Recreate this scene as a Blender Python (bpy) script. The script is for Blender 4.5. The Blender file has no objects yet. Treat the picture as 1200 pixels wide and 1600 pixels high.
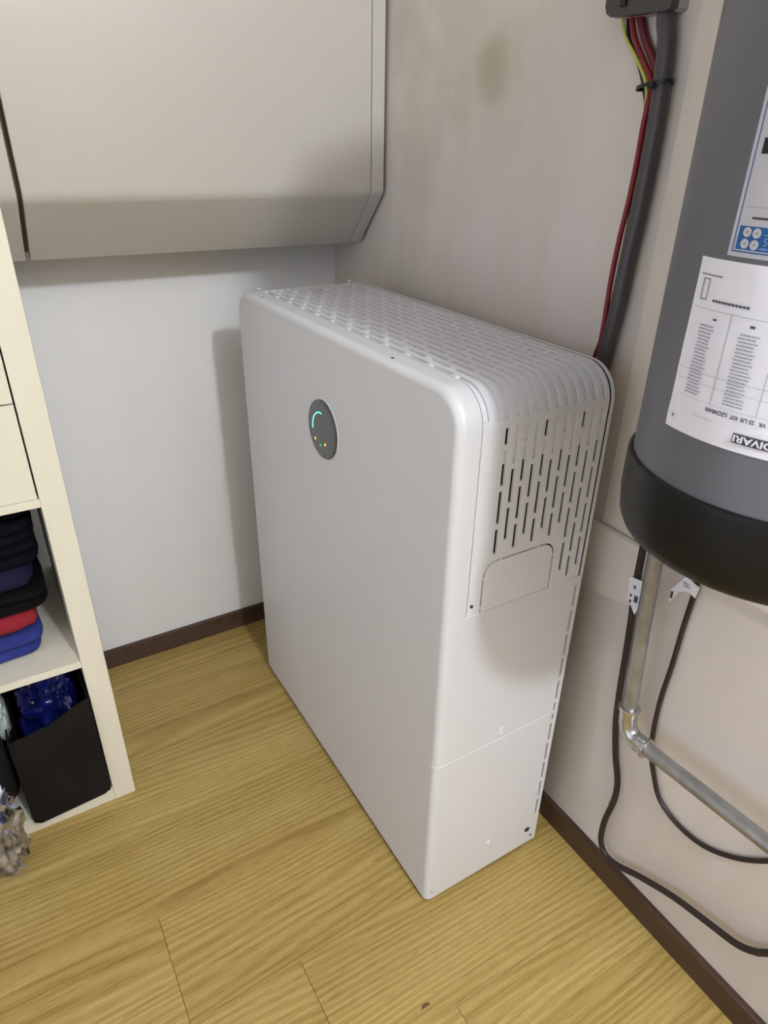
import bpy, bmesh, math, random
from mathutils import Vector, Matrix, noise
random.seed(7)
PI = math.pi
scn = bpy.context.scene
COL = scn.collection

# ------------------------------------------------------------------ camera
cam_d = bpy.data.cameras.new('camera')
cam_d.sensor_fit = 'HORIZONTAL'; cam_d.sensor_width = 36
cam_d.lens = 36 * 1059.56 / 1200
cam_d.clip_start = 0.02
cam = bpy.data.objects.new('camera', cam_d); COL.objects.link(cam)
CR = Matrix(((0.85831256, 0.23206982, -0.4576496),
             (-0.51290671, 0.41416307, -0.75192796),
             (0.01504178, 0.88012076, 0.47451153)))
cam.matrix_world = Matrix.Translation((-0.8247, -1.6145, 1.2695)) @ CR.to_4x4()
scn.camera = cam

# ------------------------------------------------------------------ world, lamps, exposure
w = bpy.data.worlds.new('world'); scn.world = w; w.use_nodes = True
w.node_tree.nodes['Background'].inputs[0].default_value = (0.80, 0.87, 1.0, 1)
w.node_tree.nodes['Background'].inputs[1].default_value = 1.5
def lamp(name, kind, loc, power, color, size, rot=None):
    l = bpy.data.lights.new(name, kind); l.energy = power; l.color = color
    if kind == 'AREA':
        l.shape = 'DISK'; l.size = size
    else:
        l.shadow_soft_size = size
    o = bpy.data.objects.new(name, l); COL.objects.link(o); o.location = loc
    if rot: o.rotation_euler = rot
    return o
lamp('ceiling_bulb', 'POINT', (-0.37, -2.80, 2.36), 108, (0.92, 0.96, 1.0), 0.075)
lamp('far_fill_light', 'POINT', (-2.2, -3.0, 2.30), 7, (1.0, 0.97, 0.93), 0.15)  # added weak fill to soften the shadows, not a known bulb
scn.view_settings.view_transform = 'Standard'
scn.view_settings.look = 'None'
scn.view_settings.gamma = 1
scn.view_settings.use_curve_mapping = False
scn.view_settings.exposure = 0.0

# ------------------------------------------------------------------ materials
def lin(c):
    return tuple(((v/255)/12.92 if v/255 <= .04045 else ((v/255+.055)/1.055)**2.4) for v in c)
def mat(name, rgb, rough=.5, metal=0, var=.04, scale=8, bump=0, bscale=200, spec=.5, emit=None, coat=0, stretch=(1,1,1), sheen=0):
    m = bpy.data.materials.new(name); m.use_nodes = True
    nt = m.node_tree; n = nt.nodes; L = nt.links
    b = n['Principled BSDF']
    b.inputs['Roughness'].default_value = rough
    b.inputs['Metallic'].default_value = metal
    b.inputs['Specular IOR Level'].default_value = spec
    b.inputs['Coat Weight'].default_value = coat
    b.inputs['Sheen Weight'].default_value = sheen
    c = lin(rgb)
    tc = n.new('ShaderNodeTexCoord'); mp = n.new('ShaderNodeMapping'); mp.inputs['Scale'].default_value = stretch
    L.new(tc.outputs['Object'], mp.inputs[0])
    nz = n.new('ShaderNodeTexNoise'); nz.inputs['Scale'].default_value = scale; nz.inputs['Detail'].default_value = 3
    L.new(mp.outputs[0], nz.inputs['Vector'])
    cr = n.new('ShaderNodeValToRGB')
    cr.color_ramp.elements[0].position = .3; cr.color_ramp.elements[1].position = .7
    cr.color_ramp.elements[0].color = (*[v*(1-var) for v in c], 1)
    cr.color_ramp.elements[1].color = (*[min(1, v*(1+var)) for v in c], 1)
    L.new(nz.outputs[0], cr.inputs[0]); L.new(cr.outputs[0], b.inputs['Base Color'])
    if bump:
        n2 = n.new('ShaderNodeTexNoise'); n2.inputs['Scale'].default_value = bscale; n2.inputs['Detail'].default_value = 4
        L.new(mp.outputs[0], n2.inputs['Vector'])
        bp = n.new('ShaderNodeBump'); bp.inputs['Strength'].default_value = bump; bp.inputs['Distance'].default_value = .002
        L.new(n2.outputs[0], bp.inputs['Height']); L.new(bp.outputs[0], b.inputs['Normal'])
    if emit:
        b.inputs['Emission Color'].default_value = (*lin(rgb), 1); b.inputs['Emission Strength'].default_value = emit
    return m

def wall_mat(name, rgb, rgb2, streak, stains_and_cast=()):
    """painted plaster; streak = amount of brushed vertical discolouration"""
    m = bpy.data.materials.new(name); m.use_nodes = True
    nt = m.node_tree; n = nt.nodes; L = nt.links; b = n['Principled BSDF']
    b.inputs['Roughness'].default_value = .65
    b.inputs['Specular IOR Level'].default_value = .3
    tc = n.new('ShaderNodeTexCoord')
    mp = n.new('ShaderNodeMapping'); mp.inputs['Scale'].default_value = (3, 3, .8)
    L.new(tc.outputs['Object'], mp.inputs[0])
    nz = n.new('ShaderNodeTexNoise'); nz.inputs['Scale'].default_value = 2.2; nz.inputs['Detail'].default_value = 5; nz.inputs['Roughness'].default_value = .6
    L.new(mp.outputs[0], nz.inputs['Vector'])
    cr = n.new('ShaderNodeValToRGB'); cr.color_ramp.elements[0].position = .35; cr.color_ramp.elements[1].position = .68
    cr.color_ramp.elements[0].color = (*lin(rgb), 1)
    c2 = [lin(rgb)[i]*(1-streak)+lin(rgb2)[i]*streak for i in range(3)]
    cr.color_ramp.elements[1].color = (*c2, 1)
    L.new(nz.outputs[0], cr.inputs[0]); L.new(cr.outputs[0], b.inputs['Base Color'])
    n2 = n.new('ShaderNodeTexNoise'); n2.inputs['Scale'].default_value = 35; n2.inputs['Detail'].default_value = 5
    L.new(tc.outputs['Object'], n2.inputs['Vector'])
    bp = n.new('ShaderNodeBump'); bp.inputs['Strength'].default_value = .12; bp.inputs['Distance'].default_value = .004
    L.new(n2.outputs[0], bp.inputs['Height']); L.new(bp.outputs[0], b.inputs['Normal'])
    if stains_and_cast:
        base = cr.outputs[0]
        for (cy, cz, ry, rz, amt) in stains_and_cast:
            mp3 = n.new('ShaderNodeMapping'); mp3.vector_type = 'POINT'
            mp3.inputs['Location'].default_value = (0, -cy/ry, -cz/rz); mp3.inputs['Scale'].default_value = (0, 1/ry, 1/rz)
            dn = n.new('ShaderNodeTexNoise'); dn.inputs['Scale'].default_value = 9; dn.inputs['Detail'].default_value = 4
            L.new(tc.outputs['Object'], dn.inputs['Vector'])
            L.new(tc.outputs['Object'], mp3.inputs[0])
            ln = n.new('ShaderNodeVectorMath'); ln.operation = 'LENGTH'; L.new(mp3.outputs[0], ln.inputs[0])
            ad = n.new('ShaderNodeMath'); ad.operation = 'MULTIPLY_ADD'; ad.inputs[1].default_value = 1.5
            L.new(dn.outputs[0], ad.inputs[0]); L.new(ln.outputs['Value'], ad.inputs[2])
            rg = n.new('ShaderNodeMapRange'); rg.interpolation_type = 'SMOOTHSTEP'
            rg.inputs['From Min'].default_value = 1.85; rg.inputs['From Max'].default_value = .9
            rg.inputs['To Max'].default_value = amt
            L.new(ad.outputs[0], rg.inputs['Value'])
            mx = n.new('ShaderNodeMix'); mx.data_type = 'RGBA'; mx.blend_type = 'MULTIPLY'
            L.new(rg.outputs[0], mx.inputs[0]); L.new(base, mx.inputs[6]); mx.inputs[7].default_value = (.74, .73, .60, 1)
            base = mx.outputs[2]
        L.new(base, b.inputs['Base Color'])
    return m

def wood_mat():
    m = bpy.data.materials.new('oak_laminate'); m.use_nodes = True
    nt = m.node_tree; n = nt.nodes; L = nt.links; b = n['Principled BSDF']
    b.inputs['Roughness'].default_value = .38
    b.inputs['Specular IOR Level'].default_value = .4
    tc = n.new('ShaderNodeTexCoord'); oi = n.new('ShaderNodeObjectInfo')
    off = n.new('ShaderNodeVectorMath'); off.operation = 'SCALE'; off.inputs[0].default_value = (13.7, 7.1, 3.3)
    L.new(oi.outputs['Random'], off.inputs['Scale'])
    ad = n.new('ShaderNodeVectorMath'); ad.operation = 'ADD'
    L.new(tc.outputs['Object'], ad.inputs[0]); L.new(off.outputs[0], ad.inputs[1])
    def noisen(scale, detail, rough=.5, dist=0):
        mp = n.new('ShaderNodeMapping'); mp.inputs['Scale'].default_value = scale
        L.new(ad.outputs[0], mp.inputs[0])
        z = n.new('ShaderNodeTexNoise'); z.inputs['Scale'].default_value = 1; z.inputs['Detail'].default_value = detail
        z.inputs['Roughness'].default_value = rough; z.inputs['Distortion'].default_value = dist
        L.new(mp.outputs[0], z.inputs['Vector']); return z
    def math_(op, a, bb):
        q = n.new('ShaderNodeMath'); q.operation = op
        for i, v in enumerate((a, bb)):
            if isinstance(v, (int, float)): q.inputs[i].default_value = v
            elif v is not None: L.new(v, q.inputs[i])
        return q.outputs[0]
    warp = noisen((.6, 4.5, 1), 2, .45)
    sep = n.new('ShaderNodeSeparateXYZ'); L.new(ad.outputs[0], sep.inputs[0])
    ph = math_('ADD', math_('MULTIPLY', sep.outputs[1], 420), math_('MULTIPLY', warp.outputs[0], 110))
    rings = math_('ADD', math_('MULTIPLY', math_('SINE', ph, None), .5), .5)
    fibre = noisen((9, 330, 1), 4, .65)
    pores = noisen((26, 520, 1), 2, .5)
    broad = noisen((1.1, 14, 1), 3, .5)
    f = math_('ADD', math_('MULTIPLY', rings, .19), math_('MULTIPLY', fibre.outputs[0], .68))
    f = math_('ADD', f, math_('MULTIPLY', broad.outputs[0], .45))
    f = math_('ADD', f, math_('MULTIPLY', oi.outputs['Random'], .05))
    cr = n.new('ShaderNodeValToRGB')
    e = cr.color_ramp.elements
    e[0].position = .40; e[0].color = (*lin((130, 103, 50)), 1)
    e[1].position = .92; e[1].color = (*lin((188, 165, 106)), 1)
    k = e.new(.62); k.color = (*lin((165, 139, 79)), 1)
    L.new(f, cr.inputs[0])
    pr = n.new('ShaderNodeValToRGB'); pr.color_ramp.elements[0].position = .32; pr.color_ramp.elements[1].position = .42
    pr.color_ramp.elements[0].color = (.72, .66, .56, 1); pr.color_ramp.elements[1].color = (1, 1, 1, 1)
    L.new(pores.outputs[0], pr.inputs[0])
    mx = n.new('ShaderNodeMix'); mx.data_type = 'RGBA'; mx.blend_type = 'MULTIPLY'; mx.inputs[0].default_value = .8
    L.new(cr.outputs[0], mx.inputs[6]); L.new(pr.outputs[0], mx.inputs[7])
    L.new(mx.outputs[2], b.inputs['Base Color'])
    bp = n.new('ShaderNodeBump'); bp.inputs['Strength'].default_value = .12; bp.inputs['Distance'].default_value = .001
    L.new(fibre.outputs[0], bp.inputs['Height']); L.new(bp.outputs[0], b.inputs['Normal'])
    return m

M = dict(
    back=wall_mat('white_wall_paint', (236, 237, 241), (231, 231, 233), .6),
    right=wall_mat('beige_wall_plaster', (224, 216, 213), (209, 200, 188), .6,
        stains_and_cast=((-.57, 1.385, .045, .06, .8), (-.36, 1.27, .12, .30, .45), (-.50, 1.50, .40, .28, .4))),  # two grime stains, then a broad yellowish light cast painted on the upper wall
    far=mat('pale_room_paint', (176, 172, 166), .8, var=.01),
    ceil=mat('ceiling_paint', (225, 222, 215), .8, var=.01),
    wood=wood_mat(),
    skirt=mat('dark_brown_baseboard', (74, 54, 44), .4, var=.12, scale=30, bump=.2),
    subfloor=mat('dark_subfloor', (60, 44, 24), .9),
    unit=mat('white_powder_coat', (220, 221, 226), .42, var=.008, bump=.06, bscale=900),
    unitw=mat('white_plastic_grille', (224, 225, 231), .36, var=.008, bump=.03, bscale=900),
    darkgap=mat('black_interior', (6, 6, 7), .8, var=.02),
    darkmetal=mat('dark_rear_frame', (38, 38, 42), .5, var=.02),
    glass=mat('black_display_glass', (62, 64, 66), .22, var=.01, spec=.6, coat=.4),
    green=mat('green_light', (90, 240, 200), .5, emit=2.2),
    greendim=mat('dim_green_light', (40, 190, 140), .5, emit=.9),
    amber=mat('amber_light', (255, 190, 50), .5, emit=1.6),
    cab=mat('cream_cabinet_lacquer', (191, 187, 180), .38, var=.012),
    cabin=mat('cabinet_inside', (120, 110, 90), .7),
    shelf=mat('cream_shelf_foil', (226, 222, 206), .4, var=.012),
    tank=mat('grey_tank_paint', (106, 106, 115), .42, var=.03, bump=.08, bscale=300, metal=.15),
    cap=mat('black_tank_cap', (17, 17, 18), .40, var=.05, spec=.3),
    paper=mat('white_label_paper', (238, 238, 250), .4, var=.01, bump=.2, bscale=60),
    paper2=mat('grey_white_label', (198, 197, 206), .4, var=.01),
    ink=mat('dark_grey_ink', (72, 70, 82), .6), inklight=mat('light_grey_ink', (150, 148, 164), .6),
    blueink=mat('blue_ink', (28, 92, 160), .5), lightblue=mat('light_blue_ink', (120, 160, 215), .5), black=mat('black_ink', (22, 20, 28), .5),
    conduit=mat('dark_grey_conduit', (74, 70, 72), .42, var=.06, bump=.2, bscale=120),
    red=mat('red_cable_jacket', (128, 24, 36), .4), red2=mat('dark_red_cable_jacket', (98, 18, 34), .45),
    yel=mat('yellow_cable_stripe', (196, 200, 96), .45), grn=mat('green_cable_stripe', (50, 110, 60), .45),
    blk=mat('black_cable_jacket', (42, 32, 30), .45, var=.1), blk2=mat('black_tie', (16, 15, 17), .4),
    jb=mat('dark_grey_box_plastic', (66, 64, 62), .4), jbs=mat('light_grey_box_plastic', (176, 168, 170), .5),
    steel=mat('galvanised_steel', (158, 158, 158), .38, metal=.75, var=.16, scale=30, bump=.15, bscale=80, stretch=(1, 1, 1)),
    steel2=mat('bright_galvanised_fitting', (196, 198, 200), .22, metal=.95, var=.12, scale=60, bump=.2, bscale=60),
    board=mat('cream_wall_board', (226, 217, 207), .5, var=.02),
    plate=mat('cream_wall_plate', (228, 219, 213), .5, var=.02),
    wcable=mat('cream_cable', (200, 190, 170), .5),
    blueshirt=mat('royal_blue_cotton', (34, 46, 124), .9, var=.15, bump=.4, bscale=500),
    redshirt=mat('red_cotton', (138, 22, 38), .9, var=.12, bump=.4, bscale=500),
    blackshirt=mat('black_cotton', (11, 9, 11), .95, var=.2, spec=.15, bump=.4, bscale=500),
    purple=mat('dark_indigo_cotton', (27, 23, 52), .9, var=.2, spec=.2, bump=.4, bscale=500),
    navy=mat('near_black_navy_cotton', (12, 10, 20), .95, var=.15, spec=.12, bump=.4, bscale=500),
    fabric=mat('black_nonwoven_fabric', (23, 19, 18), .85, var=.2, spec=.2, scale=12, bump=.4, bscale=350),
    bluebag=mat('blue_plastic_film', (9, 18, 78), .26, var=.5, scale=18, spec=.7),
    greybag=mat('pale_grey_plastic_film', (168, 182, 180), .3, var=.15),
    foil=mat('crumpled_silver_foil', (168, 172, 190), .17, metal=.95, var=.75, scale=45),
    darkbag=mat('black_bag_fabric', (13, 11, 11), .85, var=.2, bump=.3, bscale=200),
    knot=mat('dark_wood_knot', (96, 68, 36), .6, var=.2, scale=60),
    lampwhite=mat('lamp_glass', (240, 238, 230), .4),
)

# ------------------------------------------------------------------ helpers
def link_mesh(name, me, m, parent=None, smooth=True, angle=35):
    me.materials.append(m) if m is not None and len(me.materials) == 0 else None
    if smooth:
        for p in me.polygons: p.use_smooth = True
        me.set_sharp_from_angle(angle=math.radians(angle))
    o = bpy.data.objects.new(name, me); COL.objects.link(o)
    if smooth:
        wn = o.modifiers.new('normals', 'WEIGHTED_NORMAL'); wn.keep_sharp = True; wn.weight = 100
    if parent is not None: o.parent = parent
    return o
def obj(name, bm, m, parent=None, smooth=True, angle=35, recalc=True):
    if recalc: bmesh.ops.recalc_face_normals(bm, faces=bm.faces)
    me = bpy.data.meshes.new(name); bm.to_mesh(me); bm.free()
    return link_mesh(name, me, m, parent, smooth, angle)
def tag(o, label, cat, group=None):
    o['label'] = label; o['category'] = cat
    if group: o['group'] = group
    return o
def thing(name, label, cat, loc=(0, 0, 0), group=None):
    o = bpy.data.objects.new(name, None); COL.objects.link(o)
    o.empty_display_size = .05
    tag(o, label, cat, group)
    o['_base'] = loc
    return o
def settle(root):
    """move the thing's Empty to its base, leaving the parts where they are"""
    loc = Vector(root['_base']); del root['_base']
    root.location = loc
    for c in root.children: c.location = c.location - loc
def struct(o):
    o['kind'] = 'structure'; return o
def add_box(bm, a, b, bev=0):
    x0, y0, z0 = [min(a[i], b[i]) for i in range(3)]; x1, y1, z1 = [max(a[i], b[i]) for i in range(3)]
    r = bmesh.ops.create_cube(bm, size=1)
    vs = r['verts']
    for v in vs:
        v.co = Vector(((x0+x1)/2+v.co.x*(x1-x0), (y0+y1)/2+v.co.y*(y1-y0), (z0+z1)/2+v.co.z*(z1-z0)))
    if bev:
        es = list({e for v in vs for e in v.link_edges})
        bmesh.ops.bevel(bm, geom=es, offset=bev, segments=2, affect='EDGES', profile=.5)
    return vs
def box(name, a, b, m, parent=None, bev=.001):
    bm = bmesh.new(); add_box(bm, a, b, bev); return obj(name, bm, m, parent)
def catmull(pts, n=8):
    P = [Vector(p) for p in pts]
    P = [P[0]*2-P[1]] + P + [P[-1]*2-P[-2]]
    out = []
    for i in range(1, len(P)-2):
        for k in range(n):
            t = k/n; a, b, c, d = P[i-1], P[i], P[i+1], P[i+2]
            out.append(.5*((2*b)+(-a+c)*t+(2*a-5*b+4*c-d)*t*t+(-a+3*b-3*c+d)*t**3))
    out.append(P[-2]); return out
def add_tube(bm, pts, r, seg=14, caps=True, rf=None):
    rings = []
    up = Vector((1, 0, 0))
    for i, p in enumerate(pts):
        t = (pts[min(i+1, len(pts)-1)]-pts[max(i-1, 0)]).normalized()
        u = (up - t*up.dot(t))
        if u.length < 1e-4: u = Vector((0, 1, 0)) - t*t.y
        u.normalize(); v = t.cross(u); up = u
        rr = rf(i/(len(pts)-1)) if rf else r
        rings.append([bm.verts.new(p+(u*math.cos(2*PI*k/seg)+v*math.sin(2*PI*k/seg))*rr) for k in range(seg)])
    for a, b in zip(rings, rings[1:]):
        for k in range(seg): bm.faces.new((a[k], a[(k+1) % seg], b[(k+1) % seg], b[k]))
    if caps: bm.faces.new(rings[0][::-1]); bm.faces.new(rings[-1])
def tube(name, pts, r, m, parent=None, n=8, seg=14):
    bm = bmesh.new(); add_tube(bm, catmull(pts, n), r, seg); return obj(name, bm, m, parent, angle=50)
def loft(bm, loops, caps=True):
    R = [[bm.verts.new(p) for p in l] for l in loops]
    n = len(R[0])
    for a, b in zip(R, R[1:]):
        for k in range(n): bm.faces.new((a[k], a[(k+1) % n], b[(k+1) % n], b[k]))
    if caps: bm.faces.new(R[0][::-1]); bm.faces.new(R[-1])
def lathe(bm, prof, c, seg=96):
    rings = [[bm.verts.new((c[0]+r*math.cos(2*PI*k/seg), c[1]+r*math.sin(2*PI*k/seg), z)) for k in range(seg)] for r, z in prof]
    for a, b in zip(rings, rings[1:]):
        for k in range(seg): bm.faces.new((a[k], a[(k+1) % seg], b[(k+1) % seg], b[k]))
    bm.faces.new(rings[0][::-1]); bm.faces.new(rings[-1])
def cyl_x(bm, c, r, x0, x1, seg=32):
    loft(bm, [[(x, c[0]+r*math.cos(2*PI*k/seg), c[1]+r*math.sin(2*PI*k/seg)) for k in range(seg)] for x in (x0, x1)])
def cyl_y(bm, c, r, y0, y1, seg=24):
    loft(bm, [[(c[0]+r*math.cos(2*PI*k/seg), y, c[1]+r*math.sin(2*PI*k/seg)) for k in range(seg)] for y in (y0, y1)])

# ------------------------------------------------------------------ room
X0, Y0, ZC = -2.7, -3.5, 2.50
struct(box('wall_back', (X0-.1, 0, 0), (.1, .1, ZC), M['back'], bev=0))
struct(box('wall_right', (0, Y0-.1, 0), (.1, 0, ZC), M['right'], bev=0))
bm = bmesh.new()      # left wall; wide opening added so bluish world light fills from the left
for a, b in (((X0-.1, Y0-.1, 0), (X0, -2.9, ZC)), ((X0-.1, -2.9, 2.1), (X0, -.7, ZC)), ((X0-.1, -.7, 0), (X0, 0, ZC))): add_box(bm, a, b)
struct(obj('wall_left', bm, M['far'], smooth=False))
struct(box('wall_front', (X0, Y0-.1, 0), (0, Y0, ZC), M['far'], bev=0))
struct(box('ceiling', (X0-.1, Y0-.1, ZC), (.1, .1, ZC+.1), M['ceil'], bev=0))
floor = struct(box('floor', (X0-.1, Y0-.1, -.06), (.1, .1, -.008), M['subfloor'], bev=0))
# laminate planks, 20 cm wide rows running along x, butt joints stepping 19.6 cm per row
PLK = {}
row = 0; y = -.165+.2
rows = []
yy = .035
while yy > Y0:
    rows.append((yy-.2, yy)); yy -= .2
for (ya, yb) in rows:
    mid = (ya+yb)/2
    k = round((-.865-mid)/.2)                 # 0 for the row with the joint at x=-.783
    j = -.783 + .196*k if k >= 0 else -.2 + .03*k
    xs = [j+1.2*i for i in range(-4, 5)]
    for a, b in zip(xs, xs[1:]):
        a2, b2 = max(a, X0), min(b, 0); y2, y1 = min(yb, 0), max(ya, Y0)
        if b2-a2 < .02 or y2-y1 < .01: continue
        g = .00035
        p = box('plank', (a2+g-(a2+b2)/2, y1+g*.5-(y1+y2)/2, -.008), (b2-g-(a2+b2)/2, y2-g*.5-(y1+y2)/2, 0), M['wood'], floor, bev=.0004)
        p.location = ((a2+b2)/2, (y1+y2)/2, 0)
def half_disc(name, c, r, a, m):
    bm = bmesh.new(); n = 12
    lo = [bm.verts.new((c[0]+r*(math.cos(a)*math.cos(t)*1.0-math.sin(a)*math.sin(t)*.62), c[1]+r*(math.sin(a)*math.cos(t)+math.cos(a)*math.sin(t)*.62), .0003)) for t in [PI*i/n for i in range(n+1)]]
    bm.faces.new(lo); r_ = bmesh.ops.extrude_face_region(bm, geom=bm.faces[:])
    for v in [g for g in r_['geom'] if isinstance(g, bmesh.types.BMVert)]: v.co.z = -.0005
    return obj(name, bm, m, floor)
half_disc('knot', (-.436, -1.139), .009, .0, M['knot'])
half_disc('knot', (-.466, -1.158), .008, .0, M['blk'])

HB = .0543
def baseboard(name, pts):
    """pts: list of the 4 profile corners swept; here simple moulding with rounded top"""
    bm = bmesh.new(); loft(bm, pts); return struct(obj(name, bm, M['skirt']))
prof = [(0, 0), (.012, 0), (.012, HB-.006), (.0105, HB-.002), (.007, HB), (0, HB)]
baseboard('baseboard_right', [[(-d, y, z) for d, z in prof] for y in (-.012, Y0)])
baseboard('baseboard_back', [[(x, -d, z) for d, z in prof] for x in (0, X0)])
# cream board fixed on the right wall behind the tank, and the rounded plate below it
bm = bmesh.new(); add_box(bm, (-.006, -1.34, .729), (0, -.962, 2.2), .002)
tag(obj('wall_board', bm, M['board']), 'tall cream board fixed flat on right wall behind grey tank', 'board')
bm = bmesh.new()
ol = [(-.30, .596), (-.93, .600), (-.985, .603), (-1.04, .612), (-1.062, .622), (-1.072, .640), (-1.075, .728), (-.30, .7285)]
loft(bm, [[(x, a, b) for a, b in ol] for x in (0, -.013)])
bmesh.ops.bevel(bm, geom=[e for e in bm.edges if all(abs(v.co.x+.013) < 1e-5 for v in e.verts)], offset=.002, segments=2, affect='EDGES')
tag(obj('wall_plate', bm, M['plate']), 'low cream plate with rounded corner on right wall just under the tall board', 'plate')

# ------------------------------------------------------------------ battery storage unit
XF, XB, YN, YF, H, R = -.3400, -.0685, -.9945, -.2115, 1.0072, .052
S1, S2 = .6634, .3670
U = thing('battery_storage_unit', 'large white home battery unit with slotted top and round display standing on the wood floor', 'battery', ((XF+XB)/2, (YN+YF)/2, 0))
# base plinth
box('plinth', (XF+.012, YN+.012, 0), (XB-.01, YF-.012, .012), M['darkmetal'], U)
def yz_outline(inset, z0, z1, rt):
    """rectangle in y-z with rounded top corners when rt"""
    y0, y1, zt, zb = YN+inset, YF-inset, z1-inset, z0
    pts = [(y0, zb), ]
    if rt:
        r = R-inset
        for k in range(11):
            a = PI - (PI/2)*k/10
            pts.append((y0+r+r*math.cos(a), zt-r+r*math.sin(a)))
        for k in range(11):
            a = PI/2 - (PI/2)*k/10
            pts.append((y1-r+r*math.cos(a), zt-r+r*math.sin(a)))
    pts.append((y1, zb))
    return pts
bm = bmesh.new(); fr = .013; XS = XF+.036
loops = [[(XS, y, z) for y, z in yz_outline(.0006, S1+.0006, H, True)]]
loops.append([(XS-.0006, y, z) for y, z in yz_outline(0, S1+.0006, H, True)])
for k in range(7):
    a = (PI/2)*k/6
    loops.append([(XF+fr-fr*math.sin(a), y, z) for y, z in yz_outline(fr-fr*math.cos(a), S1+.0004, H, True)])
loft(bm, loops)
obj('front_panel', bm, M['unit'], U, angle=28)
# lower battery modules: one wrap-round cover each
def module(z0, z1, nm):
    bm = bmesh.new()
    def ring(ins, z):
        r = fr-ins*.5; x0 = XF+ins; x1 = XB-.0165; y0 = YN+ins; y1 = YF-ins
        pts = [(x1, y0)]
        for k in range(8):
            a = -PI/2-(PI/2)*k/7; pts.append((x0+r+r*math.cos(a), y0+r+r*math.sin(a)))
        for k in range(8):
            a = PI-(PI/2)*k/7; pts.append((x0+r+r*math.cos(a), y1-r+r*math.sin(a)))
        pts.append((x1, y1))
        return [(x, y, z) for x, y in pts]
    loft(bm, [ring(.0006, z0), ring(.0001, z0+.0003), ring(0, z0+.0006), ring(0, z1-.0009), ring(.0009, z1)])
    return obj(nm, bm, M['unit'], U, angle=28)
module(S2+.0002, S1-.0002, 'module_cover')
module(.010, S2-.0002, 'module_cover')

def slotted(name, prof, svals, xr, slots, m, parent, T=.0030):
    """sheet swept along prof(s)->(y,z,ny,nz) over x, with slots (xa,xb,sa,sb,depth|None=through)"""
    xs = sorted({round(v, 5) for v in list(xr)+[q for s in slots for q in s[:2]]})
    ss = sorted({round(v, 5) for v in list(svals)+[q for s in slots for q in s[2:4]]})
    nx, ns = len(xs)-1, len(ss)-1
    D = [[0.0]*ns for _ in range(nx)]
    for xa, xb, sa, sb, dp in slots:
        for i in range(nx):
            if xs[i] < xa-1e-5 or xs[i+1] > xb+1e-5: continue
            for j in range(ns):
                if ss[j] >= sa-1e-5 and ss[j+1] <= sb+1e-5: D[i][j] = -1.0 if dp is None else dp
    V = {}; verts = []; faces = []
    def v(i, j, d):
        k = (i, j, round(d, 5))
        if k not in V:
            y, z, ny, nz = prof(ss[j]); V[k] = len(verts); verts.append((xs[i], y-ny*d, z-nz*d))
        return V[k]
    for i in range(nx):
        for j in range(ns):
            d = D[i][j]
            if d >= 0: faces.append((v(i, j, d), v(i+1, j, d), v(i+1, j+1, d), v(i, j+1, d)))
            dd = T if d < 0 else d
            if i+1 < nx:
                e = D[i+1][j]; ee = T if e < 0 else e
                if ee != dd: faces.append((v(i+1, j, dd), v(i+1, j, ee), v(i+1, j+1, ee), v(i+1, j+1, dd)))
            if j+1 < ns:
                e = D[i][j+1]; ee = T if e < 0 else e
                if ee != dd: faces.append((v(i, j+1, dd), v(i+1, j+1, dd), v(i+1, j+1, ee), v(i, j+1, ee)))
    # edge skirts give the sheet its thickness
    for j in range(ns):
        for i in (0, nx): faces.append((v(i, j, 0), v(i, j+1, 0), v(i, j+1, T), v(i, j, T)))
    for i in range(nx):
        for j in (0, ns): faces.append((v(i, j, 0), v(i+1, j, 0), v(i+1, j, T), v(i, j, T)))
    me = bpy.data.meshes.new(name); me.from_pydata(verts, [], faces); me.validate()
    bm = bmesh.new(); bm.from_mesh(me); bmesh.ops.recalc_face_normals(bm, faces=bm.faces); bm.to_mesh(me); bm.free()
    return link_mesh(name, me, m, parent, True, 28)

# top cover profile: up the near end, over the top, down the far end
LA = H-R-S1-.0006; ARC = R*PI/2; LT = (YF-YN)-2*R
def prof_top(s):
    if s <= LA: return (YN, S1+.0006+s, -1, 0)
    s -= LA
    if s <= ARC:
        a = PI-s/R; return (YN+R+R*math.cos(a), H-R+R*math.sin(a), math.cos(a), math.sin(a))
    s -= ARC
    if s <= LT: return (YN+R+s, H, 0, 1)
    s -= LT
    if s <= ARC:
        a = PI/2-s/R; return (YF-R+R*math.cos(a), H-R+R*math.sin(a), math.cos(a), math.sin(a))
    s -= ARC
    return (YF, H-R-s, 1, 0)
TOT = 2*LA+2*ARC+LT
sv = [0, LA, LA+ARC, LA+ARC+LT, LA+2*ARC+LT, TOT] + [LA+ARC*k/12 for k in range(13)] + [LA+ARC+LT+ARC*k/8 for k in range(9)]
PX = .01735; PS = .0595; GAP = .0085
slots = []
HX0, HX1, HZ0, HZ1 = -.2800, -.1425, S1+.0006, .7500      # cable hatch
xc0 = -.2625
zs = lambda z: z-S1-.0006
S_TOPEND = LA+ARC+LT
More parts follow.
